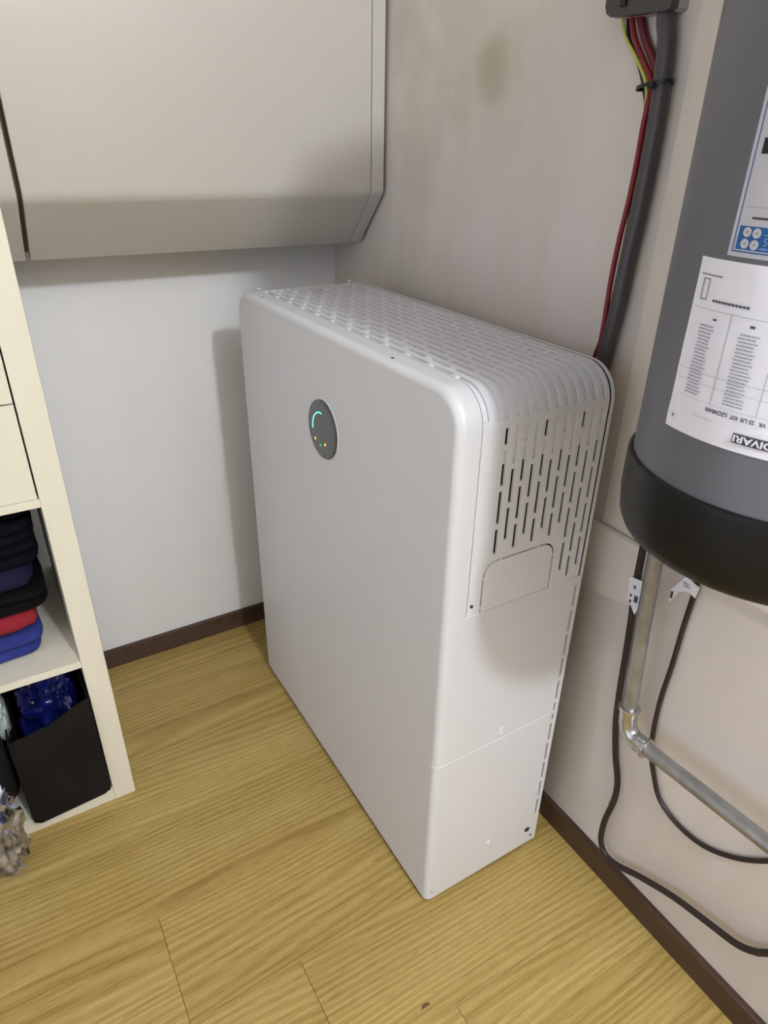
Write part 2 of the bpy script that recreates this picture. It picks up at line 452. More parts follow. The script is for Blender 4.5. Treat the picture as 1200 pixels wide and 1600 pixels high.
for k in range(-2, 11):
    xc = xc0+PX*k
    if k >= 0:
        # near end: the first slot alternates short / long, then a regular run
        z = .9525-.0006*k*.3
        first = True; zz = z
        ln = .0235 if k % 2 == 0 else PS-GAP+.002
        zlow = (.762 if xc < HX1+.004 else .674)
        hw = .0028
        while zz-zlow > .012:
            zb_ = max(zz-ln, zlow)
            if first and k % 4 == 0: dp = None
            elif zb_ > .895: dp = .0035
            elif zz > .905 and zb_ < .905:
                # long slot that opens half way down
                slots.append((xc-hw, xc+hw, zs(.9), zs(zz), .0035)); slots.append((xc-hw, xc+hw, zs(zb_), zs(.9), None)); dp = 'done'
            else: dp = None
            if dp != 'done': slots.append((xc-hw, xc+hw, zs(zb_), zs(zz), dp))
            zz = zb_-GAP; ln = PS-GAP; first = False
    # corner groove and the run over the top
    hw = .0041
    s = LA+.010
    e = LA+ARC+(.018 if k % 2 == 0 else .018+PS/2)
    slots.append((xc-hw, xc+hw, s, e, .0042)); s = e+GAP
    while s < S_TOPEND-.018:
        e = min(s+PS-GAP, S_TOPEND-.006)
        slots.append((xc-hw, xc+hw, s, e, .0058)); s = e+GAP
for (x, y) in ((-.1755, -.440), (-.1755, -.603), (-.1755, -.747), (-.193, -.30)):
    kk = round((x-xc0)/PX); xc = xc0+PX*kk; s = LA+ARC+(y-(YN+R))
    slots.append((xc-.0037, xc+.0037, s-.007, s+.007, None))
slots.append((HX0, HX1, 0, zs(HZ1), None))
slotted('vented_cover', prof_top, sv, (XS+.0006, XB-.010), slots, M['unitw'], U)
# black inner baffle seen through the slots
bm = bmesh.new(); loft(bm, [[(x, y, z) for y, z in yz_outline(.020, S1+.002, H, True)] for x in (XS+.004, XB-.012)])
obj('inner_baffle', bm, M['darkgap'], U)
# rear frame
bm = bmesh.new()
loft(bm, [[(x, y, z) for y, z in yz_outline(.0005, S1, H, True)] for x in (XB-.0095, XB-.0065)])
obj('seal', bm, M['darkgap'], U)
bm = bmesh.new()
loft(bm, [[(x, y, z) for y, z in yz_outline(.0, S1, H, True)] for x in (XB-.006, XB)])
obj('rear_flange', bm, M['unit'], U)
# slotted rear strips of the two lower modules (near end)
for (z0, z1, tops) in ((S2+.0002, S1-.0002, None), (.010, S2-.0002, None)):
    prof_s = lambda s, z0=z0: (YN, z0+s, -1, 0)
    sl = []
    z = .646
    while z-.042 > .085:
        a, b = max(z-.042, z0+.004), min(z, z1-.004)
        if b-a > .012: sl.append((XB-.0125, XB-.0085, a-z0, b-z0, None))
        z -= .0512
    slotted('slotted_strip', prof_s, [0, z1-z0], (XB-.0163, XB), sl, M['unit'], U)
bm = bmesh.new(); add_box(bm, (XB-.0163, YN+.008, .012), (XB-.001, YF-.001, S1-.002), .0005)
obj('rear_frame', bm, M['darkmetal'], U)
# hatch with rounded upper corners, standing in its dark outline
def hatch_outline(ins, r, n=8):
    x0, x1, z0, z1 = HX0+ins, HX1-ins, HZ0+.0006, HZ1-ins
    p = [(x0, z0)]
    for k in range(n+1):
        a = PI-(PI/2)*k/n; p.append((x0+r+r*math.cos(a), z1-r+r*math.sin(a)))
    for k in range(n+1):
        a = PI/2-(PI/2)*k/n; p.append((x1-r+r*math.cos(a), z1-r+r*math.sin(a)))
    p.append((x1, z0)); return p
bm = bmesh.new()
loft(bm, [[(x, YN+d, z) for x, z in hatch_outline(.0026+i, .022)] for d, i in ((.005, 0), (.0004, 0), (0, .0004))])
hatch = obj('cable_hatch', bm, M['unitw'], U)
for q in range(7):
    xr = HX0+.016+.0174*q
    z = HZ0+.006 + (.008 if q % 2 else 0)
    bm = bmesh.new()
    while z < HZ1-.012 - (.006 if q in (0, 6) else 0):
        z2 = min(z+.024, HZ1-.009-(.006 if q in (0, 6) else 0)); add_box(bm, (xr-.0006, YN-.0004, z), (xr+.0006, YN+.001, z2)); z = z2+.006
    obj('hatch_rib', bm, M['unitw'], hatch)
# fillets that round the corners of the hatch opening
for sx in (0, 1):
    bm = bmesh.new(); r = .0245; xc_ = HX0+r if sx == 0 else HX1-r; zc = HZ1-r; cx = HX0 if sx == 0 else HX1
    arc = [(xc_+(-1 if sx == 0 else 1)*r*math.cos(a), zc+r*math.sin(a)) for a in [PI/2*k/8 for k in range(9)]]
    for d in (0, .0045):
        pass
    loft(bm, [[(x, YN+d, z) for x, z in [(cx, HZ1)]+arc] for d in (0, .0045)])
    obj('hatch_fillet', bm, M['unitw'], U)
for (xa, xb, za, zb_) in ((-.2505, -.2475, HZ1-.003, HZ1), (-.178, -.175, HZ1-.003, HZ1), (HX0, HX0+.0028, .722, .725), (HX0, HX0+.0028, .672, .675), (HX1-.0028, HX1, .674, .677), (HX1-.0028, HX1, .722, .725)):
    box('hatch_bridge', (xa, YN, za), (xb, YN+.004, zb_), M['unitw'], U, bev=0)
# screws and dimples on the near end and the top edge
for (x, z, r, m, nm) in ((-.203, .385, .0062, 'unit', 'screw_cover'), (-.198, .085, .0048, 'unit', 'screw_cover'), (-.095, .053, .0052, 'darkmetal', 'bolt'),
                         (-.302+.006, .682, .0024, 'darkmetal', 'screw'), (-.082, .028, .0016, 'darkmetal', 'screw'), (-.327, .03, .0016, 'jbs', 'screw')):
    bm = bmesh.new()
    pr = [(r*1.2, -.0002), (r*1.12, .0012), (r*.9, .0018), (r*.7, .0006), (r*.3, .0001)]
    loft(bm, [[(x+q*math.cos(2*PI*k/20), YN-d, z+q*math.sin(2*PI*k/20)) for k in range(20)] for q, d in pr])
    obj(nm, bm, M[m], U)
for (x, y) in ((-.3265, -.325), (-.3265, -.812)):
    bm = bmesh.new(); add_box(bm, (x-.0022, y-.0028, H-.0005), (x+.0022, y+.0028, H+.0002))
    obj('clip_slot', bm, M['darkgap'], U)
for (x, y) in ((-.300, YN+.066), (-.300, YF-.03), (-.09, YF-.03)):
    bm = bmesh.new(); bmesh.ops.create_uvsphere(bm, u_segments=16, v_segments=8, radius=.0045)
    for v in bm.verts: v.co = Vector((x+v.co.x, y+v.co.y*1.3, H+v.co.z*.55))
    obj('end_stud', bm, M['unitw'], U)
# round display
DY, DZ, DR = -.6115, .8335, .0525
bm = bmesh.new()
pr = [(DR+.0035, XF+.0002), (DR+.0030, XF-.0008), (DR+.0012, XF-.0011), (DR+.0004, XF+.0004)]
loft(bm, [[(x, DY+q*math.cos(2*PI*k/64), DZ+q*math.sin(2*PI*k/64)) for k in range(64)] for q, x in pr], caps=False)
obj('display_ring', bm, M['unit'], U)
bm = bmesh.new()
pr = [(DR, XF+.001), (DR, XF-.0042), (DR-.0008, XF-.0050), (DR-.004, XF-.0052)]
loft(bm, [[(x, DY+q*math.cos(2*PI*k/64), DZ+q*math.sin(2*PI*k/64)) for k in range(64)] for q, x in pr])
disp = obj('display', bm, M['glass'], U)
bm = bmesh.new(); n = 18
pts = [Vector((XF-.0053, DY+.0335*math.cos(a), DZ-.003+.0335*math.sin(a))) for a in [math.radians(-6+100*k/n) for k in range(n+1)]]
add_tube(bm, pts, .0010, 8)
obj('status_arc', bm, M['green'], disp)
for (y, z, r, m) in ((-.587, .8095, .0022, 'amber'), (-.607, .8035, .0021, 'greendim'), (-.626, .8105, .0025, 'amber')):
    bm = bmesh.new(); cyl_x(bm, (y, z), r, XF-.0056, XF-.005, 16); obj('status_light', bm, M[m], disp)
settle(U)

# ------------------------------------------------------------------ wall cabinet (two doors side by side)
CD, CC, Z1, Z2, ZT = -.2502, -.1494, 1.1831, 1.0746, 1.95
def cab_prof(off=0, back=None, rb=.02):
    """front line y(z) from top down, bend rounded, then chamfer; back edge parallel"""
    v = Vector((CC-CD, Z2-Z1)).normalized()
    A = Vector((CD, Z1+rb*.6)); B = Vector((CD, Z1)); C_ = Vector((CD, Z1))+v*rb*.6
    pts = [(CD, ZT), tuple(A)]
    for k in range(1, 5):
        t = k/5; p = A*(1-t)**2+B*2*t*(1-t)+C_*t*t; pts.append(tuple(p))
    pts += [tuple(C_), (CC, Z2)]
    return pts
def panel(name, x0, x1, thick, m, parent, solid=False, rb=.02):
    f = cab_prof(rb=rb)
    if solid: loop = f + [(0, Z2), (0, ZT)]
    else:
        nrm = Vector((Z2-Z1, -(CC-CD))).normalized()
        bk = []
        for (y, z) in reversed(f):
            bk.append((y+thick, z+ (thick*.45 if z < Z1-.001 else 0)))
        loop = f+bk
    bm = bmesh.new()
    def lp(x, ins): 
        return [(x, y+ins*(1 if i < len(f) else 0), z) for i, (y, z) in enumerate(loop)]
    loft(bm, [lp(x0, .001), lp(x0+.001, 0), lp(x1-.001, 0), lp(x1, .001)])
    return obj(name, bm, m, parent, angle=24)
K = thing('wall_cabinet', 'cream wall cabinet with slanted lower edge hung on the back wall above the battery', 'cabinet', (-.37, -.10, Z2))
panel('door', -.7040, -.0395, .018, M['cab'], K)
panel('side_panel', -.0380, -.0090, 0, M['cab'], K, solid=True, rb=.012)
bm = bmesh.new()
loop = [(CD+.03, ZT), (CD+.03, Z1), (CC+.022, Z2+.012), (0, Z2+.012), (0, ZT)]
loft(bm, [[(x, y, z) for y, z in loop] for x in (-.7080, -.0380)])
obj('carcass', bm, M['cabin'], K)
settle(K)
K2 = thing('wall_cabinet', 'second cream wall cabinet mostly hidden, left of the narrow dark gap above the bookcase', 'cabinet', (-.9, -.10, Z2))
panel('door', -1.37, -.7125, .018, M['cab'], K2)
bm = bmesh.new()
loft(bm, [[(x, y, z) for y, z in loop] for x in (-1.37, -.7085)])
obj('carcass', bm, M['cabin'], K2)
settle(K2)

# ------------------------------------------------------------------ shelving unit
KX, KI, KY, KB = -.7525, -.7956, -.4544, -.066
CELL = .335; TH = .016
S = thing('shelving_unit', 'tall cream cube shelving unit with drawers standing left of the battery', 'shelf', (-1.15, -.26, 0))
LX = -1.55
box('side_panel', (KI, KY, 0), (KX, KB, 1.47), M['shelf'], S, bev=.0015)
box('side_panel', (LX-.043, KY, 0), (LX, KB, 1.47), M['shelf'], S, bev=.0015)
box('bottom_board', (LX, KY+.0005, 0), (KI, KB, .038), M['shelf'], S, bev=.001)
box('top_board', (LX, KY+.0005, 1.432), (KI, KB, 1.47), M['shelf'], S, bev=.001)
box('divider', (-1.1306-TH, KY+.001, .038), (-1.1306, KB, 1.432), M['shelf'], S)
for z in (.373, .724, 1.075):
    for (a, b) in ((LX, -1.1306-TH), (-1.1306, KI)):
        box('shelf_board', (a, KY+.001, z), (b, KB, z+TH), M['shelf'], S)
for (a, b) in ((-1.1306, KI), (LX, -1.1306-TH)):
    for (z0, z1) in ((.7408, .9062), (.9088, 1.0735)):
        dr = box('drawer', (a+.0025, KY-.0005, z0), (b-.0025, KB+.03, z1), M['shelf'], S, bev=.001)
settle(S)

# folded clothes
def folded(label, cat, x0, x1, y0, y1, z0, z1, layers, m, jit=.004, seed=0, name='folded_shirt'):
    rnd = random.Random(seed)
    bm = bmesh.new(); hh = (z1-z0)/layers
    for l in range(layers):
        za, zb_ = z0+hh*l, z0+hh*(l+1)
        ox = rnd.uniform(-jit, jit); oy = rnd.uniform(-jit, jit)
        nx, ny, nr = 18, 22, 8
        # cross-section rounded at the rim, wavy outline
        rings = []
        for q in range(nr+1):
            a = -PI/2+PI*q/nr
            zz = (za+zb_)/2+(hh/2-.0006)*math.sin(a); ins = (hh*.5)*(1-math.cos(a))
            ring = []
            per = [(i/nx, 0) for i in range(nx)]+[(1, i/ny) for i in range(ny)]+[(1-i/nx, 1) for i in range(nx)]+[(0, 1-i/ny) for i in range(ny)]
            for (u, v) in per:
                x = x0+(x1+ox-x0)*u; y = y0+oy+(y1-y0-oy)*v
                cx_, cy_ = (x0+x1)/2, (y0+y1)/2
                sx, sy = (x1-x0)/2, (y1-y0)/2
                dx, dy = (x-cx_)/sx, (y-cy_)/sy
                # round the plan corners
                m_ = max(abs(dx), abs(dy)); rr = (abs(dx)**9+abs(dy)**9)**(1/9)
                f = m_/rr
                x = cx_+dx*f*(sx-ins); y = cy_+dy*f*(sy-ins)
                nz = noise.noise(Vector((x*14, y*14, seed*3.1+l*1.7)))*.006
                x += nz*math.copysign(1, dx)*abs(dx)**4; y += nz*math.copysign(1, dy)*abs(dy)**4
                sag = noise.noise(Vector((x*9, y*9, seed+l*.3)))*.0022
                ring.append((x, y, zz+sag))
            rings.append(ring)
        loft(bm, rings)
    o = obj(name, bm, m, angle=60)
    return tag(o, label, cat, 'folded clothes stacked on the middle shelf')
XL = -1.105
folded('royal blue folded shirt lying on the shelf board, lowest of the stack', 'clothing', XL, -.846, -.400, -.10, .3895, .446, 2, M['blueshirt'], seed=1)
folded('red folded shirt between the royal blue one and the black one', 'clothing', XL, -.846, -.398, -.10, .447, .492, 1, M['redshirt'], seed=2)
folded('black folded garment sticking out furthest, right on top of the red shirt', 'clothing', XL, -.818, -.402, -.10, .493, .536, 2, M['blackshirt'], seed=3)
folded('dark indigo folded garment in the middle of the dark stack', 'clothing', XL, -.832, -.398, -.10, .537, .583, 1, M['purple'], seed=4)
folded('near-black navy folded garment resting on the dark indigo one', 'clothing', XL, -.816, -.396, -.10, .584, .632, 2, M['navy'], seed=5)
folded('near-black navy folded garment second from the top of the stack', 'clothing', XL, -.815, -.397, -.10, .633, .678, 2, M['navy'], seed=6)
folded('near-black navy folded garment topmost of the stack, just under the shelf', 'clothing', XL, -.812, -.396, -.10, .679, .718, 2, M['navy'], seed=8)

# black fabric storage box in the bottom cube
B = thing('storage_box', 'black fabric storage box in the bottom cube, blue plastic sheet poking out', 'box', (-.876, -.33, .0385))
def fab_wall(p0, p1, zt0, zt1, thick, seed, name, rc=.012, drop=0):
    """upright floppy fabric sheet from p0 to p1 (x,y) with its top running zt0->zt1"""
    bm = bmesh.new(); nu, nv = 26, 24
    d = Vector((p1[0]-p0[0], p1[1]-p0[1], 0)); nrm = Vector((d.y, -d.x, 0)).normalized()
    L_ = d.length
    def P(u, v, s):
        zt = zt0+(zt1-zt0)*u+.004*math.sin(u*7+seed)
        zz = .0390+(zt-.0390)*v
        # rounded bottom corners
        e = min(u, 1-u)*L_; inx = 0
        if v*(zt-.039) < rc:
            hgt = v*(zt-.039); inx = rc-math.sqrt(max(rc*rc-(rc-hgt)**2, 0))
        uu = u*L_; uu = min(max(uu, inx), L_-inx)
        p = Vector((p0[0], p0[1], 0))+d.normalized()*uu
        wv = (noise.noise(Vector((u*2.3, v*2.0, seed)))*.012+noise.noise(Vector((u*5, v*4, seed+5)))*.005)*math.sin(PI*min(1, u*1.02))*min(1, v*3)
        # a sharp diagonal crease
        cr = u*.9+.25*v-.58; wv -= .006*math.exp(-(cr/.05)**2)*min(1, v*3)
        q = p+nrm*(wv+s*thick/2); q.z = zz; return q
    G = {s: [[bm.verts.new(P(i/nu, j/nv, s)) for j in range(nv+1)] for i in range(nu+1)] for s in (-1, 1)}
    for s in (-1, 1):
        for i in range(nu):
            for j in range(nv): bm.faces.new((G[s][i][j], G[s][i+1][j], G[s][i+1][j+1], G[s][i][j+1]))
    for i in range(nu):
        for j in (0, nv): bm.faces.new((G[-1][i][j], G[-1][i+1][j], G[1][i+1][j], G[1][i][j]))
    for j in range(nv):
        for i in (0, nu): bm.faces.new((G[-1][i][j], G[-1][i][j+1], G[1][i][j+1], G[1][i][j]))
    return obj(name, bm, M['fabric'], B, angle=70)
fab_wall((-.9500, -.4745), (-.7985, -.4620), .262, .300, .003, 1.3, 'front_side')
fab_wall((-.7990, -.4600), (-.8000, -.1500), .300, .320, .003, 4.1, 'right_side')
fab_wall((-.9520, -.1600), (-.9500, -.4700), .300, .262, .003, 7.7, 'left_side')
fab_wall((-.8000, -.1500), (-.9520, -.1550), .320, .300, .003, 9.2, 'back_side')
box('base', (-.950, -.46, .0386), (-.800, -.15, .0410), M['fabric'], B, bev=0)
settle(B)
def crumple(name, c, r, m, seed, amp=.3, freq=3, sub=4, label='', cat='bag', ridge=True, group=None, sq=.75, jag=0):
    bm = bmesh.new(); bmesh.ops.create_icosphere(bm, subdivisions=sub, radius=1)
    for v in bm.verts:
        d = v.co.normalized()
        p = d*freq+Vector((seed, seed*1.7, 0))
        if ridge:
            n_ = sum((1-abs(noise.noise(p*(2**o)+Vector((o*5, 0, 0))))*2.0)*.5**o for o in range(3))/1.75
        else: n_ = noise.fractal(p, 1, 2, 4)
        k = 1-amp+amp*n_ + (random.uniform(-jag, jag) if jag else 0)
        e = [math.copysign(abs(q)**sq, q) for q in d]
        v.co = Vector((c[0]+e[0]*r[0]*k, c[1]+e[1]*r[1]*k, max(c[2]+e[2]*r[2]*k, c[2]-r[2]*.97)))
    o = obj(name, bm, m, angle=180 if not ridge else (40 if not jag else 12))
    return tag(o, label, cat, group)
crumple('plastic_sheet', (-.873, -.330, .232), (.066, .120, .130), M['bluebag'], 2.1, .38, 1.5, 5, 'crumpled blue plastic sheet stuffed into the black fabric box', 'plastic')
crumple('plastic_bag', (-.9530, -.405, .285), (.014, .035, .055), M['greybag'], 5.3, .35, 1.3, 4, 'pale grey plastic bag beside the blue sheet at the box rim', 'bag')
crumple('dark_bag', (-1.031, -.372, .166), (.084, .080, .128), M['darkbag'], 8.2, .10, 1.2, 4, 'black fabric bag behind the silver foil, left of the storage box', 'bag', ridge=False, sq=.45)
crumple('foil_bag', (-1.020, -.520, .112), (.064, .052, .120), M['foil'], 3.7, .30, 2.2, 4, 'crumpled silver foil bag on the floor before the shelving unit', 'bag', jag=.12)

# ------------------------------------------------------------------ expansion tank
TX, TY, TR = -.151, -1.285, .145
T = thing('water_tank', 'grey cylindrical tank with black bottom cap mounted high on the right wall', 'tank', (TX, TY, .903))
bm = bmesh.new()
lathe(bm, [(TR-.006, .984), (TR, .990), (TR, 1.62), (TR-.02, 1.66), (TR-.09, 1.70)], (TX, TY), 128)
body = obj('tank_body', bm, M['tank'], T)
bm = bmesh.new()
lathe(bm, [(.06, .897), (TR-.030, .899), (TR-.012, .904), (TR-.003, .911), (TR+.002, .922), (TR+.0052, .950), (TR+.0052, .985), (TR+.0045, .991), (TR+.002, .9925), (TR-.003, .9915)], (TX, TY), 128)
obj('bottom_cap', bm, M['cap'], T)
# mounting bracket between tank and wall
box('wall_bracket', (TX+TR-.012, TY-.05, 1.05), (0-.0061, TY+.05, 1.12), M['steel'], T)
def cylpt(th, z, e=0):
    a = math.radians(th); return Vector((TX+(TR+e)*math.cos(a), TY+(TR+e)*math.sin(a), z))
def patch(name, th0, th1, z0, z1, m, parent, e0=0, e1=.0006, nu=28, nv=1, wrinkle=0, corner=None):
    bm = bmesh.new()
    def pt(i, j, e):
        u, v = i/nu, j/nv; th = th0+(th1-th0)*u
        k = 0
        if wrinkle: k = wrinkle*max(0, noise.noise(Vector((u*6, v*5, 3.3))))*1.5
        return cylpt(th, z0+(z1-z0)*v, e+k)
    A = [[bm.verts.new(pt(i, j, e1)) for j in range(nv+1)] for i in range(nu+1)]
    for i in range(nu):
        for j in range(nv): bm.faces.new((A[i][j], A[i+1][j], A[i+1][j+1], A[i][j+1]))
    rim = [A[i][0] for i in range(nu+1)]+[A[nu][j] for j in range(1, nv+1)]+[A[i][nv] for i in range(nu-1, -1, -1)]+[A[0][j] for j in range(nv-1, 0, -1)]
    low = []
    for v in rim:
        d = Vector((v.co.x-TX, v.co.y-TY, 0)).normalized(); low.append(bm.verts.new((TX+d.x*(TR+e0), TY+d.y*(TR+e0), v.co.z)))
    n = len(rim)
    for k in range(n): bm.faces.new((rim[k], rim[(k+1) % n], low[(k+1) % n], low[k]))
    return obj(name, bm, m, parent, angle=60, recalc=True)
def marks(name, rects, m, parent, e=.0010, e0=.0):
    """flat printed marks: rects (th0, th1, z0, z1) wrapped on the tank"""
    bm = bmesh.new()
    for (a, b, z0, z1) in rects:
        n = max(1, int(abs(b-a)/2)+1)
        lo = [bm.verts.new(cylpt(a+(b-a)*k/n, z0, e)) for k in range(n+1)]; hi = [bm.verts.new(cylpt(a+(b-a)*k/n, z1, e)) for k in range(n+1)]
        for k in range(n): bm.faces.new((lo[k], lo[k+1], hi[k+1], hi[k]))
    return obj(name, bm, m, parent, recalc=False)
def text_on(name, txt, th_start, z_base, h, width, m, parent, e=.0012, flip=True, bold=0):
    """text wrapped on the tank, turned upside down when flip: reads towards smaller angles"""
    cu = bpy.data.curves.new('t', 'FONT'); cu.body = txt; cu.size = 1; cu.offset = bold
    to = bpy.data.objects.new('t', cu); COL.objects.link(to)
    dg = bpy.context.evaluated_depsgraph_get(); dg.update()
    me = bpy.data.meshes.new_from_object(to.evaluated_get(dg))
    bpy.data.objects.remove(to)
    xs = [v.co.x for v in me.vertices]; ys = [v.co.y for v in me.vertices]
    x0, x1, y0, y1 = min(xs), max(xs), min(ys), max(ys)
    for v in me.vertices:
        u = (v.co.x-x0)/(x1-x0)*width; w_ = (v.co.y-y0)/(y1-y0)*h
        th = math.degrees(u/TR)
        p = cylpt(th_start-th, z_base-w_, e) if flip else cylpt(th_start+th, z_base+w_, e)
        v.co = p
    me.name = name
    return link_mesh(name, me, m, parent, smooth=False)
# torn white paper label
lab = patch('paper_label', 161.2, 228, 1.0455, 1.1935, M['paper'], T, 0, .0006, 60, 30, wrinkle=.0009)
E0 = .0017
marks('printed_frame', [(164.8, 167.6, 1.1770, 1.1777), (164.8, 167.6, 1.1608, 1.1614), (164.8, 165.1, 1.1608, 1.1777), (167.35, 167.6, 1.1608, 1.1777)], M['ink'], lab, E0)
rnd = random.Random(3)
lines = []
for c0, ww in ((167.4, 6.6), (182.7, 7.2), (198, 7)):
    z = 1.1415
    while z > 1.0835:
        a_ = c0+rnd.uniform(0, .5); end_ = c0+ww-rnd.uniform(0, 1.6)
        while a_ < end_:
            b_ = min(a_+rnd.uniform(.4, 1.5), end_); lines.append((a_, b_, z-.0010, z)); a_ = b_+.16
        z -= .0029
marks('table_text', lines, M['inklight'], lab, E0)['kind'] = 'stuff'
marks('table_rules', [(163, 226, 1.1540, 1.1543), (178.75, 178.95, 1.079, 1.154), (194.4, 194.6, 1.079, 1.154), (163, 226, 1.1020, 1.1023), (163, 226, 1.0930, 1.0932), (166, 226, 1.0790, 1.0792)], M['inklight'], lab, E0)
marks('heading_text', [(163.4+i*1.0, 164.2+i*1.0, 1.1802, 1.1811) for i in range(9)]+[(170.4+i*1.25, 171.4+i*1.25, 1.1607, 1.1625) for i in range(11)]+[(172.4, 173.8, 1.1465, 1.1480), (185.6, 187.2, 1.1470, 1.1490)], M['ink'], lab, E0)['kind'] = 'stuff'
text_on('model_text', 'VR   25 L/8  KIT  LZCNRARI', 198.2, 1.0760, .0036, .0515, M['ink'], lab, E0+.0003, bold=.03)
marks('logo_bar', [(189.2, 222, 1.0535, 1.0620)], M['ink'], lab, E0)
text_on('logo_text', 'DIVARI', 201.9, 1.0608, .0062, .0312, M['paper'], lab, E0+.0005, bold=.03)
marks('small_marks', [(164.0, 165.0, 1.0560, 1.0590), (173, 181, 1.0655, 1.0658)], M['inklight'], lab, E0)['kind'] = 'stuff'
# bordered rating label above
lab2 = patch('rating_label', 171.4, 236, 1.1975, 1.3330, M['paper2'], T, 0, .0005, 40, 1)
marks('label_border', [(172.75, 173.05, 1.2015, 1.3290), (172.75, 234, 1.2010, 1.2019), (172.75, 234, 1.3285, 1.3293)], M['blueink'], lab2, .0009)
marks('blue_panel', [(173.9, 232, 1.2030, 1.2200)], M['blueink'], lab2, .0009)
for (a, z) in ((176.9, 1.2158), (180.1, 1.2155), (176.9, 1.2075), (180.1, 1.2072)):
    bm = bmesh.new(); n = 20
    c_ = bm.verts.new(cylpt(a, z, .0013))
    lo = [bm.verts.new(cylpt(a+math.degrees(.0036*math.cos(2*PI*k/n)/TR), z+.0036*math.sin(2*PI*k/n), .0013)) for k in range(n)]
    for k in range(n): bm.faces.new((c_, lo[k], lo[(k+1) % n]))
    rnd_ = obj('round_symbol', bm, M['paper2'], lab2, recalc=False)
    marks('symbol_mark', [(a-.4, a+.4, z-.0008, z+.0008)], M['inklight'], lab2, .0016)
text_on('panel_text', 'GAS', 188.5, 1.2130, .0055, .0145, M['lightblue'], lab2, .0013)
marks('panel_line', [(182.0, 184.5, 1.2044, 1.2056), (182.5, 184.5, 1.2145, 1.2152)], M['lightblue'], lab2, .0012)
marks('label_rule', [(173.9, 232, 1.2330, 1.2334)], M['inklight'], lab2, .0009)
marks('label_line_text', [(177.2, 186, 1.2250, 1.2266)], M['ink'], lab2, .0009)
marks('black_square', [(174.9, 182.5, 1.2690, 1.2795)], M['black'], lab2, .0009)
settle(T)

# ------------------------------------------------------------------ steel pipe with elbow
PI_ = thing('steel_pipe', 'galvanised steel water pipe with elbow running below the tank along the wall', 'pipe', (-.05, -1.14, .42))
PXX = -.05
tube('upright_pipe', [(PXX, -1.085, 1.25), (PXX, -1.104, .73), (PXX, -1.1215, .47), (PXX, -1.1225, .455)], .0118, M['steel'], PI_, n=3, seg=24)
tube('horizontal_pipe', [(PXX, -1.163, .4215), (PXX, -1.373, .4325), (PXX, -1.75, .4525)], .0118, M['steel'], PI_, n=3, seg=24)
bm = bmesh.new()
cen = [(PXX, -1.1215, .470), (PXX, -1.1228, .450), (PXX, -1.1275, .4335), (PXX, -1.138, .4235), (PXX, -1.152, .4205), (PXX, -1.167, .4215)]
add_tube(bm, catmull(cen, 7), .0148, 24)
elb = obj('elbow', bm, M['steel2'], PI_, angle=50)
for (a, b) in (((PXX, -1.1212, .475), (PXX, -1.1217, .466)), ((PXX, -1.1625, .4212), (PXX, -1.1705, .4217))):
    bm = bmesh.new(); A, Bv = Vector(a), Vector(b)
    add_tube(bm, [A, A.lerp(Bv, .15), A.lerp(Bv, .5), A.lerp(Bv, .85), Bv], .0175, 28, rf=lambda t: .0150 if t in (0, 1) else (.0176 if abs(t-.5) < .01 else .0170))
    obj('collar', bm, M['steel2'], elb)
bm = bmesh.new(); add_tube(bm, [Vector((PXX, -1.1515, .4205)), Vector((PXX, -1.154, .4206))], .0156, 28); obj('collar', bm, M['steel2'], elb)
settle(PI_)

# ------------------------------------------------------------------ cables on the right wall
t = thing('black_cable', 'thicker black cable beside the steel pipe, trailing down to the baseboard', 'cable', (-.018, -1.1, .1))
tube('cable_jacket', [(-.012, -1.045, .93), (-.012, -1.050, .82), (-.016, -1.0565, .72), (-.018, -1.060, .66), (-.018, -1.066, .60), (-.018, -1.071, .53), (-.018, -1.076, .45), (-.018, -1.083, .385),
                      (-.018, -1.097, .321), (-.018, -1.113, .271), (-.018, -1.116, .224), (-.018, -1.108, .158), (-.018, -1.11, .105), (-.018, -1.127, .082), (-.018, -1.156, .086), (-.018, -1.202, .112),
                      (-.018, -1.265, .141), (-.018, -1.323, .158), (-.018, -1.377, .173), (-.018, -1.404, .193), (-.018, -1.419, .213), (-.018, -1.46, .27)], .0056, M['blk'], t)
def flag_tag(parent, pts, thick, marks_, name='cable_tag'):
    """folded paper tag: quad strip with thickness along -x"""
    bm = bmesh.new()
    loft(bm, [[(x+d, y, z) for x, y, z in pts] for d in (0, -thick)])
    o = obj(name, bm, M['paper'], parent, smooth=False)
    bm = bmesh.new()
    for (y0, y1, z0, z1, x) in marks_:
        vs = [bm.verts.new(p) for p in ((x, y0, z0), (x, y1, z0), (x, y1, z1), (x, y0, z1))]; bm.faces.new(vs)
    obj('tag_print', bm, M['ink'], o, smooth=False, recalc=False)['kind'] = 'stuff'
    return o
flag_tag(t, [(-.0245, -1.0505, .6780), (-.0245, -1.0900, .6850), (-.0245, -1.0850, .6600), (-.0245, -1.0740, .6180), (-.0245, -1.0640, .6300), (-.0245, -1.0550, .6330)], .0008,
         [(-1.062, -1.066, .662, .668, -.0256), (-1.067, -1.074, .640, .652, -.0256), (-1.058, -1.062, .645, .650, -.0256), (-1.059, -1.063, .634, .640, -.0256)])
settle(t)
t = thing('thin_black_cable', 'thinner black cable looping from below the tank out to the right', 'cable', (-.006, -1.2, .28))
tube('cable_jacket', [(-.010, -1.149, .93), (-.008, -1.149, .80), (-.006, -1.149, .729), (-.006, -1.149, .69), (-.006, -1.147, .636), (-.006, -1.146, .559), (-.006, -1.143, .49), (-.006, -1.145, .427), (-.006, -1.152, .375), (-.006, -1.167, .335),
                      (-.006, -1.19, .296), (-.006, -1.232, .279), (-.006, -1.28, .284), (-.006, -1.328, .314), (-.006, -1.368, .357), (-.006, -1.407, .414)], .0040, M['blk'], t)
